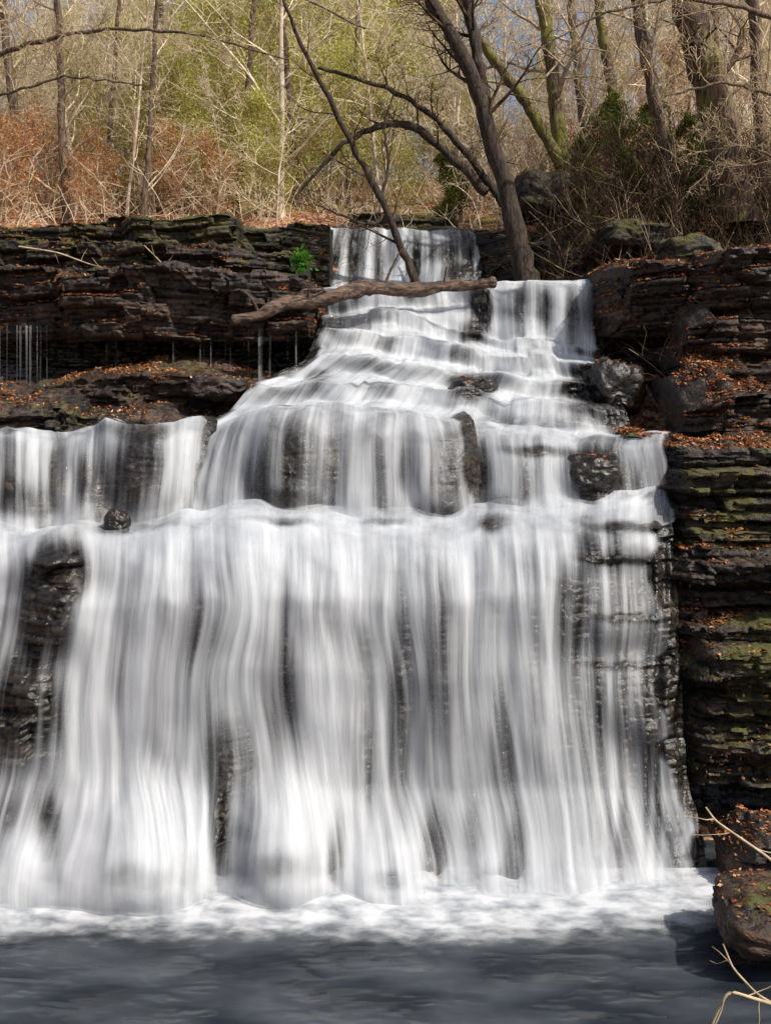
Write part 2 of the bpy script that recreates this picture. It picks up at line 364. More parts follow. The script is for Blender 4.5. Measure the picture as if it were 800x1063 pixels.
def tierB(rows,hh,bb,sd,n):
    cv=lambda a,b:.82+hh(a,b)+.2*fbm(a/22,b/60,0,3,sd)
    rockbed('rock_wall',rows,n,170,.14,bb,seed=sd,outs=.02,cov=cv,extra=.12,jz=.18,rf=.35)
    water_sheet('cascade',rows,n,160,cv,noT,6,bb,-.04,sd,.05,.045,None,.18)
    water_sheet('cascade',rows,n,120,lambda a,b:cv(a,b)-.32,noT,7,bb,-.12,sd+4,.08,.055,None,.18)
tierB(Bc,hc,bub,11,300);tierB(Bl,hl,bul,12,260);tierB(Br,hr,bur,13,260)
# ---- tier C : irregular stair steps
C=[[(328,300,24.2),(420,298,24.2),(490,294,23.6),(628,289,22.8)],
   [(330,303,23.5),(420,301,23.5),(490,297,23),(626,291,22.3)],
   [(332,322,23.3),(420,318,23.3),(485,318,22.9),(505,346,22.4),(628,358,22.0)],
   [(332,327,22.5),(420,323,22.5),(500,350,22.1),(628,366,21.7)],
   [(331,343,22.4),(420,340,22.4),(500,360,22.0),(629,377,21.6)],
   [(330,347,21.6),(420,344,21.6),(500,364,21.3),(632,382,21.1)],
   [(320,368,21.5),(400,364,21.5),(480,381,21.2),(640,398,21.0)],
   [(315,372,20.7),(400,368,20.7),(480,385,20.5),(642,402,20.3)],
   [(280,394,20.6),(400,389,20.6),(500,407,20.3),(648,421,20.2)],
   [(262,399,19.7),(400,393,19.7),(500,411,19.6),(650,426,19.5)],
   [(240,424,19.5),(400,412,19.5),(500,433,19.4),(655,444,19.3)],
   [(200,446,18.6),(350,424,18.6),(500,446,18.6),(660,452,18.5)],
   [(190,472,18.2),(350,444,18.4),(500,472,18.3),(664,474,18.3)]]
hC=blobs([(492,402,26,14,-.7),(612,402,26,26,-.7),(560,440,60,8,-.35),(595,330,8,36,-.35),(500,320,12,26,-.75),(488,345,14,14,-.6),(566,322,8,28,-.45),(540,322,6,28,-.4),(612,320,6,34,-.3),(345,335,14,16,-.3),(640,430,20,26,-.6),(330,395,14,12,-.3)])
cvC=lambda a,b:.94+hC(a,b)+.18*fbm(a/26,b/14,0,3,77)
tC=lambda a,b:np.clip((b-345)/40,0,1)*.1
dC=lambda a,b:.10*fbm(a/30,b/26,0,2,78)
rockbed('rock_wall',C,320,300,.2,dC,seed=21,outs=.12,cov=cvC,extra=.15,jz=.08,jit=6)
water_sheet('cascade',C,360,340,cvC,tC,4,dC,-.05,21,.035,.04,None,.08,6,True)
water_sheet('cascade',C,300,260,lambda a,b:cvC(a,b)-.32,tC,5,dC,-.15,24,.06,.05,None,.08,6,True)
# ---- tier D
D=[[(337,234,34),(430,234,34),(480,236,34)],[(334,238,29.2),(430,237,29.2),(496,240,28.8)],
   [(332,246,28.9),(430,246,28.9),(498,248,28.6)],[(326,272,28.6),(430,276,28.4),(500,274,28.2)],
   [(322,300,27.4),(500,298,27.2)],[(325,308,23.5),(510,306,23.4)]]
hD=blobs([(460,262,20,10,-.35),(480,285,18,12,-.5),(345,275,6,20,-.3),(395,270,5,25,-.3),(430,275,6,25,-.3),(365,262,5,25,-.3),(485,255,8,20,-.3)])
cvD=lambda a,b:.70+hD(a,b)+.45*fbm(a/8,b/90,0,2,5)
rockbed('rock_wall',D,160,120,.2,seed=31,outs=.15,jz=.1)
water_sheet('cascade',D,240,140,cvD,lambda a,b:a*0,2,None,-.04,31,.03,.06,None,.1)
K=[[(-60,338,22.0),(336,338,22.1)],[(-60,350,21.95),(338,350,22.05)],[(-60,392,21.9),(340,392,22.0)],[(-60,412,21.9),(340,412,22.0)]]
water_sheet('trickle',K,700,40,lambda a,b:-.10+.6*vn(a/1.5,b/200,0,2)-.2*(b-340)/70+.22*vn(a/30,0*a,0,7),lambda a,b:a*0,1,None,0,41,.03,.02)
# ---------------- ledges
LEAFPTS=[]
def ledge(name,label,front,pybot,back=2.5,rise=.15,mat=None,seed=0,layer=.2,outs=.3,leaf=40,dx=.035,cat='rock ledge',undercut=0.0,lean=0.0):
    fr=np.array(front,float)
    T=P(fr[:,0],fr[:,1],fr[:,2])
    L=np.concatenate([[0],np.cumsum(np.linalg.norm(np.diff(T[:,:2],axis=0),axis=1))])
    n=int(L[-1]/dx); s=np.linspace(0,L[-1],n)
    x=np.interp(s,L,T[:,0]);y=np.interp(s,L,T[:,1]);zt=np.interp(s,L,T[:,2])
    zb=CZ-(pybot-HOR)/F*y
    rs=np.random.RandomState(seed+100)
    topj=1.0*layer*(cell(np.floor(x/1.3+seed+.1*vn(x*3,0*x)),np.floor(x*0),seed+9)-.5)+.5*layer*(cell(np.floor(x/.5+seed),np.floor(x*0),seed+10)-.5)+.08*fbm(x*1.5,x*0,0,3,seed)
    Hh=float((zt-zb).mean()); nv=max(12,int(Hh/.028))
    v=np.linspace(0,1,nv)[:,None]
    Z=zb[None]+(zt+topj-zb)[None]*v
    Xg=x[None]+0*Z; Yg=y[None]+0*Z
    o=strat(Xg,Yg,Z,seed*7+200,layer,outs)+undercut*v**.7*1.0+lean*(1-v)-.05*np.clip((v-.96)/.04,0,1)
    Vf=np.stack([Xg+.03*fbm(Xg*3,Z*3,0,2,seed+8),Yg-o,Z+.02*fbm(Xg*5,Z*5,0,2,seed+6)],-1)
    last=Vf[-1]; rows=[]
    nb=max(8,int(back/.08))
    for q in range(1,nb+1):
        t=q/nb*back
        xx=x; yy=last[:,1]+t
        stepn=layer*.9*(cell(np.floor(xx/.9+vn(yy*2,xx*2)*.3),np.floor(yy/.6),seed+19)-.5)
        zz=last[:,2]+rise*t+(.10*fbm(xx*1.1,yy*1.1,0,4,seed+15)+stepn)*min(1,t*2.5)+.03*fbm(xx*5,yy*5,0,3,seed+16)
        rows.append(np.stack([xx,yy,zz],-1))
    V=np.concatenate([Vf,np.array(rows)],0)
    c0=V[:,:1].copy();c0[...,1]+=back*.8; c1=V[:,-1:].copy();c1[...,1]+=back*.8
    V=np.concatenate([c0,V,c1],1)
    ob=mk(name,V.reshape(-1,3),gridf(V.shape[0],V.shape[1]),[mat or M_rock],smooth=True)
    try: ob.data.set_sharp_from_angle(angle=math.radians(50))
    except Exception: pass
    tag(ob,label,cat)
    m=int(leaf*L[-1]*back)
    if m:
        i=rs.randint(nv,V.shape[0],m); j=rs.randint(2,V.shape[1]-2,m)
        p=V[i,j]+rs.uniform(-.04,.04,(m,3))*[1,1,0]
        dn=fbm(p[:,0]*.9,p[:,1]*.9,0,3,seed+40)
        LEAFPTS.append(p[dn>-.1])
        dd=V[1:nv,:,1]-V[:nv-1,:,1]
        ii,jj=np.where(dd>.05)
        if len(ii):
            q=rs.randint(0,len(ii),int(m*.8)); p=V[ii[q],jj[q]]+np.array([0,.02,.03])
            dn=fbm(p[:,0]*1.0,p[:,2]*1.5,0,3,seed+41)
            LEAFPTS.append(p[dn>.05])
    return ob
LL='rock_ledge'
ledge(LL,'mossy layered sandstone ledge along the upper bank',[(-120,232,26.5),(126,229,26.5),(134,225,25.4),(245,226,25.3),(252,234,26),(342,236,27)],296,3.5,.1,M_mossy,1,.17,.4,60)
ledge(LL,'thin mossy shelf jutting below the upper ledge',[(-120,250,25.6),(60,251,25.2),(150,255,24.6),(230,256,24.6),(320,262,25.6)],296,1.5,.05,M_mossrock,2,.16,.4,60)
ledge(LL,'long overhanging dark sandstone ledge scattered with leaves',[(-120,280,23.2),(66,279,22.7),(74,284,21.9),(180,285,21.9),(250,287,22),(318,292,22.4),(338,302,23.4)],354,3,.06,M_rock,3,.2,.38,90,undercut=.6)
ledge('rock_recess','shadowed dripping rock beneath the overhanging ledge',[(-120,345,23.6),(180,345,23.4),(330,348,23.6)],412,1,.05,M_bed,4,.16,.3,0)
ledge(LL,'low broken ledge covered with brown leaves',[(-120,408,21.2),(60,402,21),(66,396,20.8),(110,388,20.6),(200,386,20.6),(250,398,20.7),(285,412,20.9)],452,2,.22,M_redrock,5,.18,.45,300,lean=.2)
ledge(LL,'low dark wet shelf beside the stream',[(-120,430,19.8),(40,428,19.6),(110,432,19.5),(200,440,19.4),(225,446,19.4)],470,1.4,.3,M_rock,6,.16,.4,140)
ledge(LL,'small mossy ledge above the uppermost fall',[(362,224,31.5),(400,221,31),(470,223,31),(476,230,31.5)],238,2,.1,M_mossy,7,.12,.2,40,.05)
ledge(LL,'dark ledge at the end of the uppermost fall',[(494,240,28.5),(530,238,27.5),(600,235,26.5)],305,2.5,.1,M_mossrock,8,.2,.4,50,.05)
ledge(LL,'mossy rock step added to darken the wooded bank like shade',[(585,262,26),(640,252,25.6),(720,238,25.2),(900,222,24.6)],310,1.5,.3,M_mossrock,19,.2,.5,160,.045)  # added rock step, its dark tone stands in for tree shade
ledge(LL,'dark jutting ledge beside the upper curtain of water',[(616,290,22.2),(640,284,21.3),(728,281,20.6),(740,268,20.5),(800,262,20.3),(900,255,20)],348,3,.12,M_rock,9,.18,.5,160,undercut=.8)
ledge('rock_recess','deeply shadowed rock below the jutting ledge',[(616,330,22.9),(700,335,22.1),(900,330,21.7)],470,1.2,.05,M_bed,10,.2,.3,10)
ledge(LL,'leaf covered rock step on the steep bank',[(706,345,20.2),(735,330,19.9),(780,322,19.6),(900,314,19.4)],386,1.6,.5,M_redrock,11,.14,.6,420)
ledge(LL,'leaf covered rock step on the steep bank',[(716,388,19.2),(750,376,18.9),(805,370,18.6),(900,364,18.5)],428,1.5,.5,M_redrock,12,.14,.6,560)
ledge(LL,'leaf covered rock step on the steep bank',[(708,428,18.3),(750,415,18.0),(805,410,17.8),(900,405,17.8)],470,1.5,.45,M_rock,13,.14,.5,560)
ledge(LL,'mossy ledge with brown leaves beside the falls',[(650,455,17.9),(690,458,17.3),(712,462,16.7),(800,464,16.5),(900,460,16.3)],578,1.6,.15,M_mossrock,14,.11,.42,480,.028)
ledge(LL,'layered mossy rock wall beside the main fall',[(690,576,16.5),(712,570,16.15),(800,570,15.9),(900,565,15.8)],700,1.0,.1,M_rock,15,.11,.42,560,.028)
ledge(LL,'layered mossy rock wall beside the main fall',[(694,690,16.3),(718,688,15.8),(735,660,15.6),(800,650,15.5),(900,650,15.4)],815,1.0,.1,M_mossrock,16,.11,.42,320,.028)
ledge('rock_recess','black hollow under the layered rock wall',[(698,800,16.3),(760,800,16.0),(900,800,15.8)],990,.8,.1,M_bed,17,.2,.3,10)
ledge(LL,'low leafy rock bank at the edge of the pool',[(762,900,13.9),(785,880,13.7),(900,862,13.5)],965,.9,.15,M_rock,18,.16,.35,260,.028)
# ---------------- boulders
def boulder(name,label,c,r,seed,mat,sub=5,cat='boulder'):
    import bmesh
    bm=bmesh.new(); bmesh.ops.create_icosphere(bm,subdivisions=sub,radius=1)
    V=np.array([v.co[:] for v in bm.verts]); Fc=np.array([[v.index for v in f.verts] for f in bm.faces]); bm.free()
    n=V.copy()
    V=V/np.power((np.abs(V)**3.5).sum(1,keepdims=True),1/3.5)
    d=1+.3*fbm(n[:,0]*1.2+seed,n[:,1]*1.2,n[:,2]*1.2,3,seed)+.1*fbm(n[:,0]*4,n[:,1]*4,n[:,2]*8,4,seed+2)
    V=V*d[:,None]
    V[:,2]+=.12*np.round(2.5*fbm(n[:,0]*2,n[:,1]*2,seed,2,seed+5))
    V=V*np.array(r)
    o=mk(name,V,Fc,[mat]); o.location=c; tag(o,label,cat)
    rs=np.random.RandomState(seed); up=V[n[:,2]>.5]
    m=int(200*r[0]*r[1]); LEAFPTS.append(up[rs.randint(0,len(up),m)]+np.array(c))
    return o
def bld(label,px,py,d,rx,rz,seed,mat,ry=None):
    c=P(px,py,d); return boulder('boulder',label,tuple(c),(rx*d/F,(ry or rx)*d/F,rz*d/F),seed,mat)
bld('reddish brown rock slab strewn with leaves at the pool edge',802,952,12.3,56,26,1,M_redrock,60)
bld('small dark wet rock breaking the cascade',612,492,17.3,24,20,2,M_bed,30)
bld('dark wet rock at the foot of the stream step',122,542,17.0,12,12,3,M_bed)
bld('mossy boulder on the wooded bank',566,205,29,30,24,5,M_mossy)
bld('mossy boulder on the wooded bank',715,266,22.5,30,16,6,M_mossy)
bld('mossy boulder on the wooded bank',655,250,24.5,34,16,12,M_mossy)
bld('leaf dusted rock on the steep bank',775,290,20.5,36,20,8,M_redrock)
bld('rounded dark rock beside the cascade',640,402,20.8,26,26,9,M_bed)
bld('dark rock block poking through the upper cascade',492,405,20.4,22,11,10,M_bed,22)
bld('dark angular rock on the leafy shelf',228,404,20.4,28,13,7,M_rock)
# ---------------- pool
def pool():
    m,nt,nd,lk=newmat('pool_water')
    pos=N(nt,'ShaderNodeNewGeometry').outputs['Position']
    n=noise(nt,pos,(1,2.0,1),1.3,2,.5,.3); n2=noise(nt,pos,(1,2.4,1),.6,3,.5)
    b=N(nt,'ShaderNodeBsdfPrincipled')
    c=mixc(nt,ramp(nt,[(.4,0.),(.65,1.)],n2).outputs[0],(.016,.020,.025),(.055,.063,.073)); lk.new(c,b.inputs['Base Color'])
    b.inputs['Roughness'].default_value=.24; b.inputs['IOR'].default_value=1.33
    bp=N(nt,'ShaderNodeBump'); bp.inputs['Strength'].default_value=.6; bp.inputs['Distance'].default_value=.12
    lk.new(math_(nt,'ADD',n,math_(nt,'MULTIPLY',n2,1.5)),bp.inputs['Height']); lk.new(bp.outputs[0],b.inputs['Normal'])
    o=N(nt,'ShaderNodeOutputMaterial'); lk.new(b.outputs[0],o.inputs[0])
    xs=np.linspace(-40,40,300); ys=np.linspace(-30,17,240); X,Y=np.meshgrid(xs,ys)
    Z=.015*fbm(X*1.2,Y*2,0,3,2)
    ob=mk('water',np.stack([X,Y,Z],-1).reshape(-1,3),gridf(240,300),[m]); ob['kind']='structure'
pool()
nx,ny=500,160
xs=np.linspace(-9,5.2,nx); ys=np.linspace(10.6,14.6,ny); X,Y=np.meshgrid(xs,ys)
edge=12.35+.12*fbm(X*.5,X*0,0,3,3)+.08*fbm(X*1.3,Y*1.3,0,2,5)+.3*np.clip((X-3.2)/1.2,0,2)**2
edge-=.2*np.exp(-((X-1)/1.6)**2)
cov=np.clip((Y-edge)/1.0,-1.2,1.)*1.05+.05
Z=.04+.10*np.clip((Y-13.0),0,1)+.02*fbm(X*1.5,Y*1.5,0,3,9)
fo=mk('foam',np.stack([X,Y,Z],-1).reshape(-1,3),gridf(ny,nx),[M_foam],uv=np.stack([X*1.5,Y*3.4],-1).reshape(-1,2),attrs={'cov':cov,'turb':X*0+1.},parent=WF)
# ---------------- tubes & trees
class Geo:
    def __init__(s): s.v=[];s.f=[];s.n=0
    def tube(s,pts,rad,k):
        pts=np.asarray(pts,float);rad=np.asarray(rad,float);m=len(pts)
        t=np.gradient(pts,axis=0); t/=np.linalg.norm(t,axis=1,keepdims=True)+1e-9
        ref=np.array([1,0,0.]) if abs(t[:,0].mean())<.8 else np.array([0,1,0.])
        a=np.cross(t,ref); a/=np.linalg.norm(a,axis=1,keepdims=True)+1e-9; b=np.cross(t,a)
        th=np.arange(k)/k*2*math.pi
        ring=pts[:,None]+rad[:,None,None]*(np.cos(th)[None,:,None]*a[:,None]+np.sin(th)[None,:,None]*b[:,None])
        s.v.append(ring.reshape(-1,3))
        i=np.arange(m-1)[:,None]*k; j=np.arange(k)[None,:]; j2=(j+1)%k
        s.f.append((s.n+np.stack([i+j,i+j2,i+k+j2,i+k+j],-1)).reshape(-1,4)); s.n+=m*k
    def obj(s,name,mat,parent=None):
        return mk(name,np.concatenate(s.v),np.concatenate(s.f),[mat],parent=parent)
def wander(p,d,L,n,rs,wob,trop=(0,0,.05)):
    pts=[np.array(p,float)]; d=np.array(d,float); d/=np.linalg.norm(d); step=L/n; dirs=[d]
    for i in range(n):
        d=d+rs.normal(0,wob,3)+np.array(trop); d/=np.linalg.norm(d)
        pts.append(pts[-1]+d*step); dirs.append(d)
    return np.array(pts),np.array(dirs)
def sub(G,pts,dirs,L,r,level,rs,maxl,counts,wob=.13,tips=None,minr=.004,start=.25):
    n=counts[level]
    m=len(pts)-1
    for c in range(n):
        t=start+(1-start)*(c+rs.rand())/n; i=min(m-1,int(t*m)); fr=t*m-i
        p=pts[i]*(1-fr)+pts[i+1]*fr; d=dirs[i]
        ax=np.cross(d,rs.normal(0,1,3)); ax/=np.linalg.norm(ax)+1e-9
        ang=math.radians(rs.uniform(32,72)); nd=d*math.cos(ang)+ax*math.sin(ang)
        ll=L*rs.uniform(.32,.62)*(1.25-.75*t); rr=max(minr,r*(1-.75*t)*rs.uniform(.4,.65))
        k=5 if level==0 else 3; ns=7 if level==0 else (4 if level==1 else 2)
        P2,D2=wander(p,nd,ll,ns,rs,wob,(0,0,.06 if level==0 else .02))
        G.tube(P2,np.linspace(rr,max(minr*.6,rr*.2),ns+1),k)
        if tips is not None and level>=maxl-1: tips.append(P2)
        if level<maxl: sub(G,P2,D2,ll,rr,level+1,rs,maxl,counts,wob,tips,minr,.2)
def make_leaves(pts,rs,size,cols,spread,n,flat=0):
    idx=rs.randint(0,len(pts),n); c=pts[idx]+rs.normal(0,spread,(n,3))
    return leafquads(c,rs,size,cols,flat)
def leafquads(c,rs,size,cols,flat=0):
    n=len(c)
    a=rs.normal(0,1,(n,3))
    if flat: a[:,2]*=.35
    a/=np.linalg.norm(a,axis=1,keepdims=True)
    b=rs.normal(0,1,(n,3))
    if flat: b[:,2]*=.35
    b-=a*(a*b).sum(1,keepdims=True); b/=np.linalg.norm(b,axis=1,keepdims=True)
    s=(size*rs.uniform(.6,1.3,n))[:,None]
    v=np.stack([c-a*s,c+b*s*.55,c+a*s,c-b*s*.55],1)
    nn=np.cross(a,b); v[:,1]+=nn*s*.25; v[:,3]+=nn*s*.25
    cols=np.array(cols); cc=cols[rs.randint(0,len(cols),n)]*rs.uniform(.6,1.25,(n,1))
    col=np.concatenate([cc,np.ones((n,1))],1).repeat(4,0)
    return v.reshape(-1,3),np.arange(n*4).reshape(n,4),col
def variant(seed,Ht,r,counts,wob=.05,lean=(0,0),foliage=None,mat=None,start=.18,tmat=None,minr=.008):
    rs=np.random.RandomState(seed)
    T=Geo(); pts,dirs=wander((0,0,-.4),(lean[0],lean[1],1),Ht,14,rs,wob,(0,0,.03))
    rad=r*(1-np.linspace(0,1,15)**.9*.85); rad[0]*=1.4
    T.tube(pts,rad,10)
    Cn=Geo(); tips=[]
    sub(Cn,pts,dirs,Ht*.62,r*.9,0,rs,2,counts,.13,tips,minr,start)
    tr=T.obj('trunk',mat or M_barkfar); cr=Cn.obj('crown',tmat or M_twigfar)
    lf=None
    if foliage:
        tp=np.concatenate(tips); v,f,c=make_leaves(tp,rs,foliage['size'],foliage['cols'],foliage['spread'],foliage['n'],0)
        lf=mk('foliage',v,f,[M_foliage],smooth=False,col=c)
    for o in (tr,cr,lf):
        if o: COL.objects.unlink(o)
    return (tr,cr,lf)
def place(var,x,y,rot,sc,label,group=None,name='tree',cat='tree',z=None):
    e=empty(name,(x,y,float(H(x,y)) if z is None else z)); e.rotation_euler=(0,0,rot); e.scale=(sc,)*3
    tag(e,label,cat)
    if group: e['group']=group
    for o in var:
        if o is None: continue
        c=o.copy(); COL.objects.link(c); c.parent=e
    return e
rs=np.random.RandomState(3)
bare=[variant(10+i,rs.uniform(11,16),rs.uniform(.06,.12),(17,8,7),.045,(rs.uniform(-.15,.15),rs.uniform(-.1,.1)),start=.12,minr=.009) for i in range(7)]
sap=[variant(40+i,rs.uniform(5,8),rs.uniform(.03,.05),(14,8,6),.07,(rs.uniform(-.3,.3),rs.uniform(-.2,.2)),start=.1,minr=.007) for i in range(4)]
YG=[(.80,.74,.18),(.66,.68,.15),(.9,.84,.34),(.40,.46,.1),(.82,.72,.26)]  # yellow green leaves, with sunlit brightness painted into the tints
DG=[(.16,.19,.04),(.1,.14,.03),(.24,.25,.06)]
TAN=[(.72,.34,.14),(.8,.46,.22),(.58,.25,.1),(.8,.54,.3)]
green=[variant(60+i,rs.uniform(9,12),.09,(24,8,5),.04,(0,0),dict(size=.085,cols=YG,spread=.42,n=12500),None,.04) for i in range(2)]
shrub=[variant(64,9,.1,(22,8,5),.06,(0,0),dict(size=.16,cols=DG,spread=.3,n=4500),M_bark,.04,tmat=M_twigdark)]
tan=[variant(70+i,rs.uniform(5,7),.05,(16,7,4),.06,(0,0),dict(size=.065,cols=TAN,spread=.3,n=3500),None,.08) for i in range(2)]
def xat(px,d): return (px-400)/F*d
cnt=0; used=[]
for t in range(4000):
    d=rs.uniform(33,66); px=rs.uniform(-140,960)
    x=xat(px,d)
    if abs(px-430)<30 and d<45: continue
    if px>490 and px<690 and rs.rand()<.75: continue
    if any((x-a)**2+(d-b)**2<(1.5+.02*d)**2 for a,b in used): continue
    used.append((x,d)); v=bare[rs.randint(len(bare))]
    place(v,x,d,rs.uniform(0,6.28),rs.uniform(.85,1.3),'slender bare winter tree on the leaf covered hillside','bare trees on the hillside')
    cnt+=1
    if cnt>=84: break
for t in range(75):
    d=rs.uniform(29.5,50); px=rs.uniform(-100,900)
    if abs(px-420)<60 and d<40: px+=130
    place(sap[rs.randint(4)],xat(px,d),d,rs.uniform(0,6.28),rs.uniform(.7,1.2),'thin bare sapling rising from brown leaf litter','bare saplings in the woods','sapling','sapling')
for (px,d,i,s) in [(235,37,0,.7),(300,39,1,.8),(180,41,1,.7),(350,43,0,.85),(255,46,0,.9),(400,48,0,.9),(210,52,1,1.0),(320,50,1,1.0),(440,54,1,1.0),(130,44,0,.7),(150,60,0,1.),(480,52,0,.7),(60,60,1,.9),(700,50,1,.5),(640,46,0,.4),(780,46,0,.5),(20,50,1,.6),(270,58,0,1.2),(380,58,1,1.2),(80,48,0,.6),(560,56,1,.4),(450,42,0,.5),(500,42,1,.4),(200,35,1,.5),(270,33,0,.4),(120,55,1,.8),(340,36,1,.5),(160,36,0,.55),(90,39,1,.5),(230,42,1,.85),(290,44,0,.9),(400,38,0,.45)]:
    place(green[i],xat(px,d),d,rs.uniform(0,6.28),s,'young tree with yellow green foliage tinted as if sunlit','yellow green trees in the woods')
for (px,d) in [(10,38),(110,47),(150,36),(-20,46),(200,43),(260,38),(-40,42),(590,42),(660,45),(60,52),(310,42),(520,44),(70,36),(30,34),(120,34),(0,32),(90,32),(190,33),(50,43),(720,40),(240,32.5)]:
    place(tan[rs.randint(2)],xat(px,d),d,rs.uniform(0,6.28),rs.uniform(.45,.8),'small beech holding pale orange brown leaves','beech saplings with dry leaves','sapling','sapling')
for (px,d,s) in [(728,25.6,.16),(660,27,.16),(600,28,.18),(640,30,.28),(790,28,.25),(455,34,.2),(480,36,.28),(690,29,.3),(560,27,.15),(770,25,.15),(745,26.5,.22),(620,26.5,.13),(680,25.5,.12),(715,28,.22),(590,30,.2)]:  # extra dark shrubs among these imitate tree shade on the right bank
    place(shrub[0],xat(px,d),d,rs.uniform(0,6.28),s,'low dark green leafy shrub on the wooded bank','green shrubs on the bank','shrub','shrub')
# ---- hero trees
def hero(label,paths,mat,counts,seed,L=6,twigmat=None,start=.25,name='tree',cat='tree',minr=.006):
    rs=np.random.RandomState(seed)
    p0=np.array(paths[0][0][0:3],float); b=P(*p0)
    e=empty(name,tuple(b)); tag(e,label,cat)
    T=Geo(); Cn=Geo()
    for path in paths:
        q=np.array(path,float); W=P(q[:,0],q[:,1],q[:,2]); r=q[:,3]*q[:,2]/F/2
        m=30; L0=np.linspace(0,len(W)-1,m)
        W2=np.stack([np.interp(L0,np.arange(len(W)),W[:,c]) for c in range(3)],-1); r2=np.interp(L0,np.arange(len(W)),r)
        for _ in range(2): W2[1:-1]=(W2[:-2]+2*W2[1:-1]+W2[2:])/4
        W2[1:-1]+=rs.normal(0,.02,(m-2,3))
        W2-=b
        T.tube(W2,r2*(1+.07*rs.normal(0,1,m)),14 if r.max()>.1 else 7)
        D2=np.gradient(W2,axis=0); D2/=np.linalg.norm(D2,axis=1,keepdims=True)
        sub(Cn,W2,D2,L,float(r2.mean()),0,rs,2,counts,.12,None,minr,start)
    T.obj('trunk',mat,e); Cn.obj('branches',twigmat or mat,e)
    return e
hero('dark leaning forked tree rooted beside the upper falls',
 [[(547,296,24.6,28),(540,262,24.6,21),(528,205,24.6,18),(510,150,24.4,17),(499,100,24.2,16),(477,50,24,14),(450,8,24,13),(425,-40,24,11),(395,-110,24,9)],
  [(504,115,24.3,13),(498,70,24.3,12),(488,20,24.4,11),(480,-30,24.5,10),(470,-110,24.6,8)]],M_barkdark,(12,9,7),1,L=5,start=.3,twigmat=M_twigdark)
hero('moss covered tree with a curved limb on the bank',
 [[(586,190,29,18),(578,120,29,15),(572,60,29,14),(562,0,29,13),(550,-90,29,9)],
  [(582,172,28.9,13),(560,130,28.7,12),(535,90,28.5,11),(512,62,28.3,10),(490,30,28,8),(470,-30,28,6)]],M_barkmoss,(9,7,6),2,L=5,start=.3,twigmat=M_twigpale)
hero('massive rough barked tree with moss at its base',
 [[(766,235,25,46),(757,190,25,40),(748,130,25,36),(735,80,25,35),(718,20,25,34),(705,-40,25,31),(690,-140,25,24)]],M_barkbig,(8,7,6),3,L=5.5,start=.4,twigmat=M_twigdark)
hero('slim brown tree leaning on the wooded bank',
 [[(698,210,28,16),(688,140,28,14),(672,70,28,13),(660,0,28,12),(650,-90,28,9)]],M_bark,(10,7,6),4,L=5,start=.3,twigmat=M_twigpale)
hero('slim mossy tree standing on the wooded bank',
 [[(648,210,31,12),(640,120,31,11),(625,40,31,10),(615,-60,31,7)]],M_barkmoss,(10,7,6),5,L=5,start=.3,twigmat=M_twigpale)
hero('thin dark dead sapling leaning over the fallen log',
 [[(434,298,23.2,9),(418,262,23.1,8),(402,222,23,7.5),(374,165,22.8,6.5),(350,118,22.6,6),(325,72,22.4,5),(300,20,22.2,4),(285,-40,22,3)],
  [(400,222,23,4.5),(385,235,22.8,3.5),(355,225,22.6,2.5),(325,210,22.4,1.5)],
  [(395,210,23,4),(404,170,23.1,3.4),(398,130,23.2,2.5),(410,90,23.2,1.5)]],M_barkdark,(9,7,5),6,L=3.2,start=.15,name='dead_tree',cat='dead tree',minr=.004,twigmat=M_twigdark)
hero('bare tree arching its limbs over the upper stream',
 [[(505,200,26,11),(470,165,26,9),(430,130,25.8,8),(395,128,25.5,7),(355,150,25.2,5),(310,200,25,3)],
  [(535,230,26,9),(500,180,26,8),(450,120,25.8,6),(400,90,25.5,5),(330,70,25.2,3)]],M_barkdark,(9,8,6),8,L=3,start=.2,twigmat=M_twigdark)
hero('tall bare tree spreading long thin limbs across the clearing',
 [[(-90,240,25,26),(-60,120,24.5,22),(-40,20,24,18),(-30,-80,24,14)],
  [(-50,80,24.3,6),(20,46,23.8,5),(110,30,23.2,4),(200,34,22.6,3),(300,62,22,1.5)],
  [(-42,20,24,6),(40,-30,23.5,5),(150,-50,23,4),(280,-20,22.5,3),(380,30,22,1.5)],
  [(-56,110,24.4,4),(0,100,24,3),(70,78,23.6,2.5),(150,88,23,1.5)]],M_bark,(10,9,8),51,L=3.6,start=.2,twigmat=M_twigpale)
hero('tall bare tree spreading pale twigs over the bank',
 [[(880,240,24,26),(860,120,23.6,22),(850,20,23.2,18),(845,-80,23,14)],
  [(862,140,23.6,6),(810,100,23,4),(750,85,22.6,3),(690,100,22.2,1.5)],
  [(852,40,23.3,6),(780,10,23,5),(700,-5,22.6,4),(620,15,22.2,2.5),(560,50,22,1.5)],
  [(868,190,23.8,5),(820,170,23.2,3),(770,150,22.8,2.5),(720,160,22.5,1.5)]],M_bark,(10,9,8),52,L=3.4,start=.2,twigmat=M_twigpale)
for i,(px,d,w,ln) in enumerate([(70,33,8,-10),(148,31,6,15),(30,36,10,-30),(245,34,6,20),(310,36,7,-18),(610,33,10,-25),(755,30,11,-22),(795,27,14,-15),(725,34,9,20),(190,37,6,-25),(105,35,5,20),(360,40,6,14)]):
    x=xat(px,d); py=HOR+(CZ-float(H(x,d)))*F/d+4
    hero('bare tree with fine pale twigs at the forest edge',[[(px,py,d,w*1.3),(px+ln*.3,py-60,d,w),(px+ln*.7,py-150,d,w*.9),(px+ln,py-250,d-.5,w*.8),(px+ln*1.4,py-380,d-1,w*.5)]],M_bark,(12,8,7),30+i,L=6,start=.12,twigmat=M_twigfar if i%2 else M_twigpale)
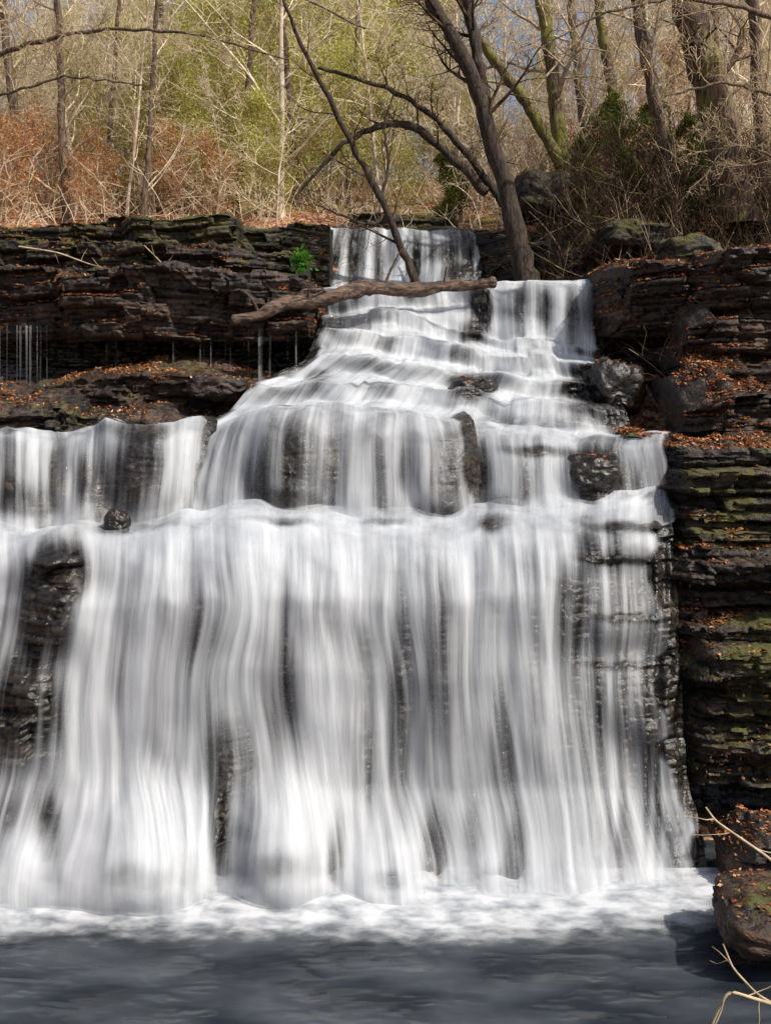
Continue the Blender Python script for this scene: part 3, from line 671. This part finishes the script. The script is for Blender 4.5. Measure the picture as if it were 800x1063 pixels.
def log():
    g=Geo(); rs=np.random.RandomState(5)
    q=np.array([(240,334,21.0,9),(282,323,21.2,12),(322,313,21.5,14),(360,305,21.9,14),(400,300,22.2,13),(450,298,22.3,12),(490,295,22.5,11),(515,291,22.7,8)],float)
    t=np.linspace(0,7,120); W=P(q[:,0],q[:,1],q[:,2]); W2=np.stack([np.interp(t,np.arange(8),W[:,c]) for c in range(3)],-1)
    for _ in range(4): W2[1:-1]=(W2[:-2]+2*W2[1:-1]+W2[2:])/4
    W2[:,2]+=.05*np.interp(t,np.linspace(0,7,11),rs.normal(0,1,11)); W2[:,1]+=.08*np.interp(t,np.arange(8),rs.normal(0,1,8))
    r=np.interp(t,np.arange(8),q[:,3])*22.2/F/2*(1+.14*np.interp(t,np.linspace(0,7,40),rs.normal(0,1,40))); r[0]*=.3;r[-1]*=.4
    g.tube(W2,r,20)
    v=g.v[0]; nn=v-np.repeat(W2,20,0); g.v[0]=v+nn*(.45*fbm(v[:,0]*1.5,v[:,1]*9,v[:,2]*9,4,3))[:,None]
    for (i,dv,l) in [(12,(-.3,-.4,.5),.7),(33,(.2,-.5,.6),.5),(67,(.4,-.2,.8),1.2),(90,(-.2,-.3,.7),.5),(45,(-.5,-.6,.2),.9)]:
        p,_=wander(W2[i],dv,l,5,rs,.15); g.tube(p,np.linspace(.045,.012,6),6)
    o=g.obj('fallen_log',M_log); tag(o,'weathered brown fallen log lying across the upper cascade','log')
log()
def stick(label,pts,w,mat=M_twigpale,seed=0):
    g=Geo(); rs=np.random.RandomState(seed); q=np.array(pts,float); W=P(q[:,0],q[:,1],q[:,2])
    t=np.linspace(0,len(q)-1,24); W2=np.stack([np.interp(t,np.arange(len(q)),W[:,c]) for c in range(3)],-1)
    for _ in range(2): W2[1:-1]=(W2[:-2]+2*W2[1:-1]+W2[2:])/4
    g.tube(W2,np.linspace(w,w*.45,24),7)
    for i in (7,13,18):
        p,_=wander(W2[i],rs.normal(0,1,3)*[1,.4,.6]+[0,0,.4],.35,4,rs,.15); g.tube(p,np.linspace(w*.4,w*.15,5),5)
    o=g.obj('dead_branch',mat); tag(o,label,'branch'); return o
stick('pale curved dead branch reaching over the pool edge',[(815,905,9),(790,885,9),(765,868,9),(742,852,9),(732,838,9)],.016,seed=1)
stick('pale dead twig leaning out of the pool',[(815,1050,8),(785,1032,8),(760,1005,8),(750,980,8)],.013,seed=2)
stick('pale dead twig leaning out of the pool',[(820,1048,7.6),(780,1036,7.6),(755,1028,7.6),(740,1060,7.6),(732,1085,7.6)],.015,seed=3)
stick('thin fallen branch resting on the upper ledge',[(20,256,24.2),(60,262,24),(95,275,23.8),(125,282,23.6)],.025,seed=4)
stick('thin pale stick caught on the upper ledge',[(150,255,24),(170,275,23.8),(185,290,23.6)],.02,seed=6)
v,f,c=leafquads(P(313,270,24.3)+np.random.RandomState(2).normal(0,.12,(320,3)),np.random.RandomState(2),.06,[(.12,.34,.04),(.2,.46,.07)])
o=mk('plant',v,f,[M_foliage],smooth=False,col=c); tag(o,'small bright green leafy plant growing from the ledge','plant')
# brush
def brush(name,label,n,dr,pr,mat,rb,fan,rad):
    gb=Geo()
    for i in range(n):
        d=rb.uniform(*dr); px=rb.uniform(*pr); x=xat(px,d); z=float(H(x,d))-.1
        if px<700 and d<23: continue
        L=rb.uniform(.8,3.0); p,_=wander((x,d,z),(rb.normal(-.1,.5),rb.normal(0,.4),1),L,7,rb,.13,(rb.uniform(-.06,.03),0,-.04))
        gb.tube(p,np.linspace(rad,rad*.4,8),3)
        for _ in range(fan):
            j=rb.randint(1,7); p2,_=wander(p[j],rb.normal(0,1,3)+[0,0,.7],L*.38,4,rb,.15); gb.tube(p2,np.linspace(rad*.6,rad*.3,5),3)
    o=gb.obj(name,mat); tag(o,label,'undergrowth',kind='stuff')
rb=np.random.RandomState(9)
brush('undergrowth','tangle of dark brown twigs and brush, thickened to imitate shade on the bank',2000,(21,29),(555,870),M_twigdark,rb,5,.013)  # real brush, made denser so its dark colour imitates tree shade
brush('undergrowth','pale arching dead stems on the wooded bank',300,(21,28),(570,860),M_twigpale,rb,3,.010)
brush('undergrowth','pale thin brush covering the wooded hillside',1200,(29.5,60),(-60,860),M_twigfar,rb,5,.017)
# leaf litter
rl=np.random.RandomState(4)
n=40000; d=rl.uniform(20.5,52,n); px=rl.uniform(-80,880,n); x=xat(px,d)
ok=(d>27.5)|((px>620)); x=x[ok];d=d[ok]
LEAFPTS.append(np.stack([x,d,H(x,d)+.03],-1))
pts=np.concatenate(LEAFPTS); pts[:,2]+=.02
v,f,c=leafquads(pts,rl,.042,[(.52,.17,.06),(.68,.29,.11),(.3,.10,.045),(.74,.44,.25),(.12,.055,.03),(.44,.19,.09)],1)
o=mk('leaf_litter',v,f,[M_leaf],smooth=False,col=c); tag(o,'fallen brown and orange leaves scattered over rocks and bank','leaves',kind='stuff')
print('LEAVES',len(pts))
# ---------------- light
sd=np.array((.60,-.44,.80)); sd/=np.linalg.norm(sd)
el=math.asin(sd[2]); az=math.atan2(sd[0],sd[1])
w=bpy.data.worlds.new('World'); S.world=w; w.use_nodes=True; nt=w.node_tree
bg=nt.nodes['Background']; sk=nt.nodes.new('ShaderNodeTexSky'); sk.sky_type='NISHITA'; sk.sun_disc=False
sk.sun_elevation=el; sk.sun_rotation=az; sk.dust_density=3.0; sk.air_density=1.0
nt.links.new(sk.outputs[0],bg.inputs[0]); bg.inputs[1].default_value=.15
ld=bpy.data.lights.new('sun','SUN'); ld.energy=5.0; ld.angle=math.radians(.5); ld.color=(1,.95,.87)
lo=bpy.data.objects.new('sun',ld); COL.objects.link(lo)
from mathutils import Vector
lo.rotation_euler=Vector(tuple(sd)).to_track_quat('Z','Y').to_euler()
cd=bpy.data.cameras.new('camera'); co=bpy.data.objects.new('camera',cd); COL.objects.link(co); S.camera=co
co.location=(0,0,CZ); co.rotation_euler=(math.radians(90),0,0)
cd.sensor_fit='VERTICAL'; cd.sensor_height=36; cd.lens=36*F/1063; cd.shift_y=-(531.5-HOR)/1063; cd.clip_end=1000; cd.clip_start=.1
S.view_settings.view_transform='Standard'; S.view_settings.look='None'; S.view_settings.exposure=0
